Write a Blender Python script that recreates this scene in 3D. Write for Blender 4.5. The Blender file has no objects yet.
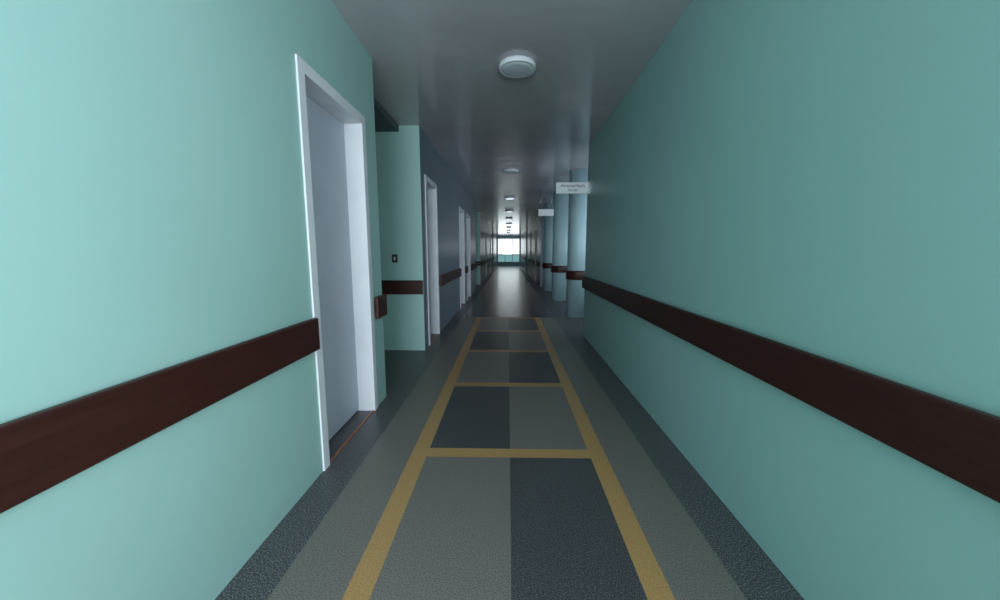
import bpy, bmesh, math, random
from mathutils import Vector
random.seed(3)
S=bpy.context.scene
S.view_settings.view_transform='Standard'
COL=bpy.context.collection
CZ=2.735   # ceiling height
XL=-1.06

# ---------- materials ----------
def mat(name,col,rough=0.5,noise=0.0,nscale=20,bump=0.0,bscale=30,col2=None,emis=None,estr=0,spec=0.5,stretch=None,ramp=(0.4,0.6),metal=0,detail=3):
    m=bpy.data.materials.new(name); m.use_nodes=True
    nt=m.node_tree; b=nt.nodes['Principled BSDF']
    b.inputs['Base Color'].default_value=(*col,1); b.inputs['Roughness'].default_value=rough
    b.inputs['Specular IOR Level'].default_value=spec; b.inputs['Metallic'].default_value=metal
    tc=nt.nodes.new('ShaderNodeTexCoord'); mp=nt.nodes.new('ShaderNodeMapping')
    nt.links.new(tc.outputs['Object'],mp.inputs[0])
    if stretch: mp.inputs['Scale'].default_value=stretch
    if col2:
        n=nt.nodes.new('ShaderNodeTexNoise'); n.inputs['Scale'].default_value=nscale; n.inputs['Detail'].default_value=detail
        nt.links.new(mp.outputs[0],n.inputs[0])
        r=nt.nodes.new('ShaderNodeValToRGB')
        r.color_ramp.elements[0].position=ramp[0]; r.color_ramp.elements[1].position=ramp[1]
        r.color_ramp.elements[0].color=(*col,1); r.color_ramp.elements[1].color=(*col2,1)
        nt.links.new(n.outputs[0],r.inputs[0]); nt.links.new(r.outputs[0],b.inputs['Base Color'])
    if bump:
        n=nt.nodes.new('ShaderNodeTexNoise'); n.inputs['Scale'].default_value=bscale; n.inputs['Detail'].default_value=2
        nt.links.new(mp.outputs[0],n.inputs[0])
        bp=nt.nodes.new('ShaderNodeBump'); bp.inputs['Strength'].default_value=bump; bp.inputs['Distance'].default_value=0.01
        nt.links.new(n.outputs[0],bp.inputs['Height']); nt.links.new(bp.outputs[0],b.inputs['Normal'])
    if emis:
        b.inputs['Emission Color'].default_value=(*emis,1); b.inputs['Emission Strength'].default_value=estr
    return m
def srgb(r,g,b):
    f=lambda c:(c/255)/12.92 if c/255<=0.04045 else ((c/255+0.055)/1.055)**2.4
    return (f(r),f(g),f(b))
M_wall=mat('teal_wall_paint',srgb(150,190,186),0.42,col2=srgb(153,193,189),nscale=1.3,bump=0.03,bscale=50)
M_wall2=mat('far_wall_grey',srgb(104,120,134),0.34,col2=srgb(108,124,138),nscale=1.3,bump=0.03,bscale=50)  # darker, greyer wall colour for the far sections
M_col=mat('column_paint',srgb(158,190,198),0.4,col2=srgb(162,194,202),nscale=1.3)
M_ceil=mat('ceiling_gloss_paint',srgb(178,178,184),0.17,col2=srgb(184,184,190),nscale=1.0,bump=0.8,bscale=2.4)
M_rail=mat('handrail_dark_wood',srgb(50,23,19),0.45,col2=srgb(56,27,22),nscale=6,stretch=(6,0.6,10),bump=0.05,bscale=30,spec=0.35)
M_white=mat('white_enamel',srgb(218,222,230),0.4,col2=srgb(212,216,225),nscale=4)
M_door=mat('door_laminate',srgb(176,185,199),0.45,col2=srgb(171,180,194),nscale=3)
M_steel=mat('brushed_steel',srgb(170,172,176),0.3,col2=srgb(150,152,156),nscale=40,metal=1)
M_dark=mat('dark_plastic',srgb(30,28,30),0.5,col2=srgb(36,34,36),nscale=20)
M_beam=mat('soffit_dark',srgb(60,70,78),0.5,col2=srgb(66,76,84),nscale=2)  # dark tone of the alcove soffit
M_brass=mat('brass_threshold',srgb(176,106,60),0.4,col2=srgb(150,88,50),nscale=30)
M_fd=mat('terrazzo_dark',srgb(44,46,51),0.4,col2=srgb(116,118,121),nscale=190,ramp=(0.47,0.68),detail=4)
M_fdb=mat('terrazzo_border',srgb(48,50,55),0.4,col2=srgb(138,140,143),nscale=170,ramp=(0.47,0.68),detail=4)
M_fl=mat('terrazzo_light',srgb(82,80,78),0.4,col2=srgb(128,125,120),nscale=190,ramp=(0.38,0.6),detail=4)
M_fy=mat('terrazzo_yellow',srgb(178,142,92),0.4,col2=srgb(156,124,80),nscale=140)
M_ff=mat('terrazzo_far_painted_sheen',srgb(50,50,58),0.24,col2=srgb(78,78,86),nscale=2.5,bump=0.6,bscale=4)  # lighter patches paint reflections into the dark far floor
M_diff=mat('lamp_diffuser',srgb(205,215,222),0.35,col2=srgb(200,210,218),nscale=3)
M_on=mat('lamp_diffuser_lit',(0.9,0.95,1),0.4,emis=(0.8,0.92,1),estr=1.0)
M_sign=mat('sign_white',srgb(225,232,238),0.4,col2=srgb(220,228,235),nscale=5)
M_ink=mat('sign_ink',srgb(25,30,60),0.5,col2=srgb(30,35,66),nscale=5)
M_glass=bpy.data.materials.new('window_glass'); M_glass.use_nodes=True
nt=M_glass.node_tree; nt.nodes.clear()
o=nt.nodes.new('ShaderNodeOutputMaterial'); mx=nt.nodes.new('ShaderNodeMixShader'); tr=nt.nodes.new('ShaderNodeBsdfTransparent'); gl=nt.nodes.new('ShaderNodeBsdfGlossy')
gl.inputs['Roughness'].default_value=0.02; mx.inputs[0].default_value=0.06
nt.links.new(tr.outputs[0],mx.inputs[1]); nt.links.new(gl.outputs[0],mx.inputs[2]); nt.links.new(mx.outputs[0],o.inputs[0])
M_tint=bpy.data.materials.new('glass_reflection_tint'); M_tint.use_nodes=True
nt=M_tint.node_tree; nt.nodes.clear()
o=nt.nodes.new('ShaderNodeOutputMaterial'); tr=nt.nodes.new('ShaderNodeBsdfTransparent'); tr.inputs[0].default_value=(0.36,0.5,0.5,1)  # teal tint paints the glossy floor's reflection into the lower pane
nt.links.new(tr.outputs[0],o.inputs[0])

# ---------- geometry helpers ----------
class B:
    def __init__(s,name,parent=None,bevel=0,seg=2):
        s.n=name; s.bm=bmesh.new(); s.mats=[]; s.p=parent; s.bev=bevel; s.seg=seg
    def mi(s,m):
        if m not in s.mats: s.mats.append(m)
        return s.mats.index(m)
    def box(s,x0,x1,y0,y1,z0,z1,m):
        return s.prism([(x0,y0),(x1,y0),(x1,y1),(x0,y1)],z0,z1,m)
    def prism(s,pts,z0,z1,m):
        i=s.mi(m)
        lo=[s.bm.verts.new((x,y,z0)) for x,y in pts]; hi=[s.bm.verts.new((x,y,z1)) for x,y in pts]
        n=len(pts); fs=[s.bm.faces.new(lo[::-1]),s.bm.faces.new(hi)]
        for k in range(n): fs.append(s.bm.faces.new((lo[k],lo[(k+1)%n],hi[(k+1)%n],hi[k])))
        for f in fs: f.material_index=i
        return s
    def lathe(s,prof,cx,cy,m,seg=40):
        i=s.mi(m); rings=[]
        for r,z in prof:
            rings.append([s.bm.verts.new((cx+r*math.cos(2*math.pi*k/seg),cy+r*math.sin(2*math.pi*k/seg),z)) for k in range(seg)])
        for a,b in zip(rings,rings[1:]):
            for k in range(seg):
                f=s.bm.faces.new((a[k],a[(k+1)%seg],b[(k+1)%seg],b[k])); f.material_index=i; f.smooth=True
        for rr in (rings[0],rings[-1]):
            f=s.bm.faces.new(rr); f.material_index=i
        return s
    def done(s):
        bmesh.ops.recalc_face_normals(s.bm,faces=s.bm.faces)
        me=bpy.data.meshes.new(s.n); s.bm.to_mesh(me); s.bm.free()
        for m in s.mats: me.materials.append(m)
        ob=bpy.data.objects.new(s.n,me); COL.objects.link(ob)
        if s.p: ob.parent=s.p
        if s.bev:
            md=ob.modifiers.new('bevel','BEVEL'); md.width=s.bev; md.segments=s.seg; md.limit_method='ANGLE'
        return ob
def empty(name,loc=(0,0,0)):
    e=bpy.data.objects.new(name,None); COL.objects.link(e); e.empty_display_size=0.1
    return e

# ---------- floor ----------
YB=-4.6; YE=34.0
f=B('floor')
xs=[-3.2,-0.87,-0.60,-0.50,0.015,0.51,0.61,0.87,5.0]
T=0.05
cross=[0.955-1.19*3+1.19*k for k in range(0,9)]   # stripe centres
ycells=[]
prev=YB-0.2
for k,c in enumerate(cross):
    ycells.append((prev,c-T,'t',k)); ycells.append((c-T,c+T,'y',k)); prev=c+T
yend=prev
for (a,b,t,k) in ycells:
    for j in range(len(xs)-1):
        if j in(2,5): m=M_fy
        elif j in(0,7): m=M_fdb
        elif j in(1,6): m=M_fl
        elif t=='y': m=M_fy
        else:
            m=M_fl if (k+j)%2==1 else M_fd
        i=f.mi(m)
        v=[f.bm.verts.new(p) for p in((xs[j],a,0),(xs[j+1],a,0),(xs[j+1],b,0),(xs[j],b,0))]
        q=f.bm.faces.new(v); q.material_index=i
a,b=yend,YE+0.3
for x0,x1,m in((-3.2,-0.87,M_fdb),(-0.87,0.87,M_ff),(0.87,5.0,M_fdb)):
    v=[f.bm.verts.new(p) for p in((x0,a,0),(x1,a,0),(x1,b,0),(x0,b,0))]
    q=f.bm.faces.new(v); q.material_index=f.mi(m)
f.box(-3.2,5.0,YB-0.2,YE+0.3,-0.2,-0.004,M_ff)
bmesh.ops.remove_doubles(f.bm,verts=f.bm.verts,dist=0.0005)
f.done()
# ---------- ceiling ----------
c=B('ceiling'); c.box(-3.2,5.0,YB-0.2,YE+0.3,CZ,CZ+0.15,M_ceil); c.done()

# ---------- left wall ----------
TH=0.2
DH=2.19   # door opening height
doors_left=[(1.965,2.765),(4.80,5.50),(8.05,8.85),(9.45,10.25),(17.2,18.0),(21.5,22.3)]
def wall_with_doors(name,x0,x1,segs,doors):
    w=B(name)
    for a,b,mm in segs:
        ds=[d for d in doors if d[0]>a and d[1]<b]; p=a
        for d in ds:
            w.box(x0,x1,p,d[0],0,CZ,mm); w.box(x0,x1,d[0],d[1],DH,CZ,mm); p=d[1]
        w.box(x0,x1,p,b,0,CZ,mm)
    return w
A1,A2=3.03,4.53
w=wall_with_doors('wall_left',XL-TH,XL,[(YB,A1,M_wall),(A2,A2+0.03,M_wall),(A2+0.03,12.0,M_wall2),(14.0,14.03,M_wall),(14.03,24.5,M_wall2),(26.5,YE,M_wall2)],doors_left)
for (a,b) in((A1,A2),(12.0,14.0),(24.5,26.5)):
    w.box(-3.0,XL-TH,a-0.12,a,0,CZ,M_wall); w.box(-3.0,XL-TH,b,b+0.12,0,CZ,M_wall)
    w.box(-3.1,-3.0,a-0.12,b+0.12,0,CZ,M_wall)
w.done()
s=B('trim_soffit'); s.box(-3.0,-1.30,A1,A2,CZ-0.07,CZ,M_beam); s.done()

def door(n,side,xf,y0,y1):
    e=empty('door_%d'%n); sg=-1 if side=='L' else 1
    fr=B('frame',e)
    tw=0.034; pr=0.010
    X=lambda d:(xf+sg*d)
    def bx(d0,d1,a,b,z0,z1,B_,m):
        xa,xb=sorted((X(d0),X(d1))); B_.box(xa,xb,a,b,z0,z1,m)
    bx(0.0,TH,y0,y0+0.028,0,DH,fr,M_white); bx(0.0,TH,y1-0.028,y1,0,DH,fr,M_white); bx(0.0,TH,y0+0.028,y1-0.028,DH-0.028,DH,fr,M_white)
    bx(-pr,0.0,y0-tw,y0+0.028,0,DH+tw,fr,M_white); bx(-pr,0.0,y1-0.028,y1+tw,0,DH+tw,fr,M_white); bx(-pr,0.0,y0+0.028,y1-0.028,DH-0.028,DH+tw,fr,M_white)
    fr.done()
    lf=B('leaf',e,0.003); bx(0.12,0.16,y0+0.030,y1-0.030,0.012,DH-0.03,lf,M_door); lf.done()
    st=B('stop',e); bx(0.16,TH,y0+0.02,y1-0.02,0,DH-0.02,st,M_white); st.done()
    h=B('handle',e,0.004); hy=y0+0.09
    bx(0.095,0.12,hy-0.012,hy+0.012,0.99,1.13,h,M_steel); bx(0.075,0.095,hy-0.01,hy+0.11,1.05,1.07,h,M_steel); h.done()
    t=B('threshold',e,0.001); bx(0.0,0.012,y0+0.03,y1-0.03,0,0.006,t,M_brass); t.done()
for k,d in enumerate(doors_left): door(k+1,'L',XL,*d)

# ---------- right wall (slightly splayed first section) ----------
RY=5.42
def rx(y): return 1.062+0.0135*y
w=B('wall_right')
def rseg(a,b,z0,z1): w.prism([(rx(a),a),(rx(b),b),(rx(b)+TH,b),(rx(a)+TH,a)],z0,z1,M_wall)
rseg(YB,-1.9,0,CZ); rseg(-1.9,-0.1,0,1.0); rseg(-1.9,-0.1,2.4,CZ); rseg(-0.1,RY,0,CZ)
RX2=1.16; LBY=13.2
doors_right=[(15.0,15.85),(18.5,19.3)]
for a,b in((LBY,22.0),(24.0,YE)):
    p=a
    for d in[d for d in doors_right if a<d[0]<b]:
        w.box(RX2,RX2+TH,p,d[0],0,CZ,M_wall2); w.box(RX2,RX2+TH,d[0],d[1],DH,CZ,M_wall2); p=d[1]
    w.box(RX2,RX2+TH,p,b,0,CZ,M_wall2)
w.box(RX2+TH,3.0,21.88,22.0,0,CZ,M_wall); w.box(RX2+TH,3.0,24.0,24.12,0,CZ,M_wall); w.box(3.0,3.1,21.88,24.12,0,CZ,M_wall)
w.done()
for k,d in enumerate(doors_right): door(7+k,'R',RX2,*d)
w=B('wall_lobby')
w.box(rx(RY)+TH,1.7,RY-0.15,RY,0,CZ,M_wall); w.box(3.7,4.8,RY-0.15,RY,0,CZ,M_wall)
w.box(1.7,3.7,RY-0.15,RY,0,0.9,M_wall); w.box(1.7,3.7,RY-0.15,RY,2.4,CZ,M_wall)
w.box(RX2+TH,4.8,LBY,LBY+0.15,0,CZ,M_wall)
w.box(4.8,4.95,RY-0.15,LBY+0.15,0,0.9,M_wall); w.box(4.8,4.95,RY-0.15,LBY+0.15,2.4,CZ,M_wall)
for a,b in((RY-0.15,6.2),(9.0,9.8),(12.6,LBY+0.15)): w.box(4.8,4.95,a,b,0.9,2.4,M_wall)
w.done()

# windows
def window(n,axis,pos,a,b,z0,z1,nm,depth=0.05,trans=None):
    e=empty('window_%d'%n)
    fr=B('frame',e,0.004); gl=B('pane',e)
    def bx(B_,a0,a1,q0,q1,m,d=depth):
        if axis=='x': B_.box(pos-d/2,pos+d/2,a0,a1,q0,q1,m)
        else: B_.box(a0,a1,pos-d/2,pos+d/2,q0,q1,m)
    t=0.05
    bx(fr,a,b,z0,z0+t,M_white); bx(fr,a,b,z1-t,z1,M_white)
    for k in range(nm+1):
        c_=a+t/2+(b-a-t)*k/nm; bx(fr,c_-t/2,c_+t/2,z0+t,z1-t,M_white)
    if trans:
        bx(fr,a+t,b-t,trans-0.04,trans+0.04,M_white,depth*0.9)
        bx(gl,a+t,b-t,z0+t,trans-0.04,M_tint,0.006); bx(gl,a+t,b-t,trans+0.04,z1-t,M_glass,0.006)
    else: bx(gl,a+t,b-t,z0+t,z1-t,M_glass,0.006)
    fr.done(); gl.done()
window(1,'x',rx(-1)+TH/2,-1.9,-0.1,1.0,2.4,3)  # unseen window, added to go with the left wall fill
window(2,'x',4.875,6.2,9.0,0.9,2.4,4); window(3,'x',4.875,9.8,12.6,0.9,2.4,4)  # unseen lobby windows, added to light the columns
window(6,'y',RY-0.075,1.7,3.7,0.9,2.4,3)  # out-of-view window, added for light on the column fronts

w=B('wall_back')
w.box(-1.26,1.3,YB-0.15,YB,0,0.5,M_wall); w.box(-1.26,1.3,YB-0.15,YB,2.6,CZ,M_wall)
w.box(-1.26,-0.95,YB-0.15,YB,0.5,2.6,M_wall); w.box(0.95,1.3,YB-0.15,YB,0.5,2.6,M_wall); w.done()
window(4,'y',YB-0.075,-0.95,0.95,0.5,2.6,3)
w=B('wall_end')
w.box(-1.26,1.36,YE,YE+0.15,2.5,CZ,M_wall); w.box(-1.26,1.36,YE,YE+0.15,0,0.3,M_wall)
w.box(-1.26,-0.98,YE,YE+0.15,0.3,2.5,M_wall); w.box(1.08,1.36,YE,YE+0.15,0.3,2.5,M_wall); w.done()
window(5,'y',YE+0.075,-0.98,1.08,0.3,2.5,3,trans=1.0)

# ---------- handrails ----------
R0,R1=0.725,0.9
def rail_y(pts,inner_sign,wallx):
    e=empty('handrail'); y0,y1=pts
    b=B('board',e,0.009,3)
    x=lambda y,d: wallx(y)+inner_sign*d
    b.prism([(x(y0,0.012),y0),(x(y0,0.042),y0),(x(y1,0.042),y1),(x(y1,0.012),y1)],R0,R1,M_rail); b.done()
    k=B('brackets',e); n=max(2,int((y1-y0)/1.2)+1)
    for i in range(n):
        yc=y0+0.05+(y1-y0-0.1)*i/(n-1)
        k.prism([(x(yc-.02,-0.001),yc-.02),(x(yc-.02,0.013),yc-.02),(x(yc+.02,0.013),yc+.02),(x(yc+.02,-0.001),yc+.02)],R0+.03,R1-.03,M_dark)
    k.done()
L=lambda y:XL
for s_ in((-4.4,1.915),(2.815,A1-0.002),(5.57,7.98),(8.92,9.38),(10.32,11.98),(14.02,17.1),(18.1,21.4),(22.4,24.45),(26.55,33.8)): rail_y(s_,1,L)
rail_y((-4.4,RY-0.005),-1,rx)
for s_ in((LBY+.02,14.9),(15.95,18.4),(19.4,21.95),(24.05,33.8)): rail_y(s_,-1,lambda y:RX2)
def rail_x(x0,x1,y,sg=-1):
    e=empty('handrail'); b=B('board',e,0.009,3)
    ya,yb=sorted((y+sg*0.012,y+sg*0.042)); b.box(x0,x1,ya,yb,R0,R1,M_rail); b.done()
    k=B('brackets',e)
    for xc in(x0+0.1,x1-0.1):
        ya,yb=sorted((y+sg*-0.001,y+sg*0.013)); k.box(xc-.02,xc+.02,ya,yb,R0+.03,R1-.03,M_dark)
    k.done()
rail_x(-2.9,XL,A2); rail_x(-2.9,XL,14.0)

e=empty('light_switch')
p=B('plate',e,0.003); p.box(-1.44,-1.37,A2-0.012,A2+0.001,1.12,1.22,M_dark); p.done()
p=B('rocker',e,0.002); p.box(-1.415,-1.395,A2-0.018,A2-0.011,1.15,1.19,M_white); p.done()

# ---------- columns ----------
for yc in(7.05,9.5,11.9):
    e=empty('column'); cx=1.33; r=0.19
    s=B('shaft',e); s.lathe([(r,0),(r,CZ)],cx,yc,M_col,48); s.done()
    g=B('rail_band',e); g.lathe([(r-.002,R0),(r+.022,R0+.004),(r+.028,R0+.015),(r+.028,R1-.015),(r+.022,R1-.004),(r-.002,R1)],cx,yc,M_rail,48); g.done()

# ---------- ceiling lamps ----------
for k,(yc,on) in enumerate([(3.14,0),(6.95,0),(10.3,1),(13.5,1),(16.5,1),(19.5,1),(22.5,1),(25.5,1),(28.5,1),(31.5,1)]):
    e=empty('ceiling_lamp'); cx=0.07 if k==0 else 0.04
    q=0.93
    s=B('housing',e); s.lathe([(0.150*q,CZ),(0.158*q,CZ-0.004),(0.160*q,CZ-0.030),(0.156*q,CZ-0.038),(0.142*q,CZ-0.041),(0.138*q,CZ-0.037)],cx,yc,M_white,56); s.done()
    s=B('diffuser',e); s.lathe([(0.139*q,CZ-0.037),(0.13*q,CZ-0.042),(0.10*q,CZ-0.046),(0.05*q,CZ-0.048),(0.01*q,CZ-0.049)],cx,yc,M_on if on else M_diff,56); s.done()

# ---------- signs ----------
def sign(y,x0,x1,z0,z1,l1,l2):
    e=empty('wall_sign')
    b=B('board',e,0.003); b.box(x0,x1-0.012,y-0.008,y+0.008,z0,z1,M_sign); b.done()
    k=B('bracket',e); k.box(x1-0.02,x1+0.001,y-0.014,y+0.014,z0-0.01,z1+0.01,M_steel)
    k.done()
    for t,zz,sz in((l1,z1-0.065,0.062),(l2,z0+0.03,0.045)):
        cu=bpy.data.curves.new('lettering','FONT'); cu.body=t; cu.size=sz; cu.align_x='CENTER'; cu.extrude=0.001
        ob=bpy.data.objects.new('lettering',cu); COL.objects.link(ob); ob.parent=e
        ob.location=((x0+x1)/2,y-0.0095,zz); ob.rotation_euler=(math.pi/2,0,0); cu.materials.append(M_ink)
sign(5.3,0.67,rx(5.3),2.065,2.215,'Almoxarifado','Entrada')
e=empty('hanging_sign')
b=B('board',e,0.003); b.box(0.74,1.12,9.19,9.206,2.13,2.29,M_sign); b.done()
b=B('rods',e)
for xx in(0.8,1.06): b.lathe([(0.006,2.28),(0.006,CZ)],xx,9.198,M_steel,10)
b.done()

# ---------- lights ----------
def area(name,loc,rot,sx,sy,pw,col):
    l=bpy.data.lights.new(name,'AREA'); l.shape='RECTANGLE'; l.size=sx; l.size_y=sy; l.energy=pw; l.color=col
    o=bpy.data.objects.new(name,l); COL.objects.link(o); o.location=loc; o.rotation_euler=rot; return o
R=math.radians
area('daylight_back',(0,YB+0.02,1.55),(R(90),0,0),1.85,2.05,235,(0.9,0.97,1.0))
area('fill_side',(rx(-1)-0.01,-1.0,1.7),(0,R(90),0),1.35,1.7,95,(0.88,0.96,1.0))  # added fill from the unseen side window, brightens the left wall
area('daylight_end',(0.05,YE-0.02,1.8),(R(-90),0,0),1.9,1.3,12,(0.9,0.97,1.0))
area('fill_lobby',(4.78,7.6,1.65),(0,R(90),0),1.4,2.7,24,(0.8,0.9,1.0))  # added fill from the lobby side, puts light on the columns
area('fill_lobby',(4.78,11.2,1.65),(0,R(90),0),1.4,2.7,15,(0.8,0.9,1.0))  # second added fill along the lobby side
area('fill_lobby',(2.7,RY+0.02,1.65),(R(90),0,0),1.9,1.4,26,(0.8,0.9,1.0))  # added fill, out of view, brightens the near faces of the columns
W=bpy.data.worlds.new('World'); S.world=W; W.use_nodes=True
W.node_tree.nodes['Background'].inputs[0].default_value=(0.87,0.96,1,1); W.node_tree.nodes['Background'].inputs[1].default_value=1.5

# ---------- camera ----------
cam=bpy.data.cameras.new('camera'); cam.sensor_width=36; cam.lens=36*0.365; cam.clip_start=0.02
co=bpy.data.objects.new('camera',cam); COL.objects.link(co); co.location=(0,0,1.25)
co.rotation_euler=(R(90-7.5),0,R(1.26)); S.camera=co
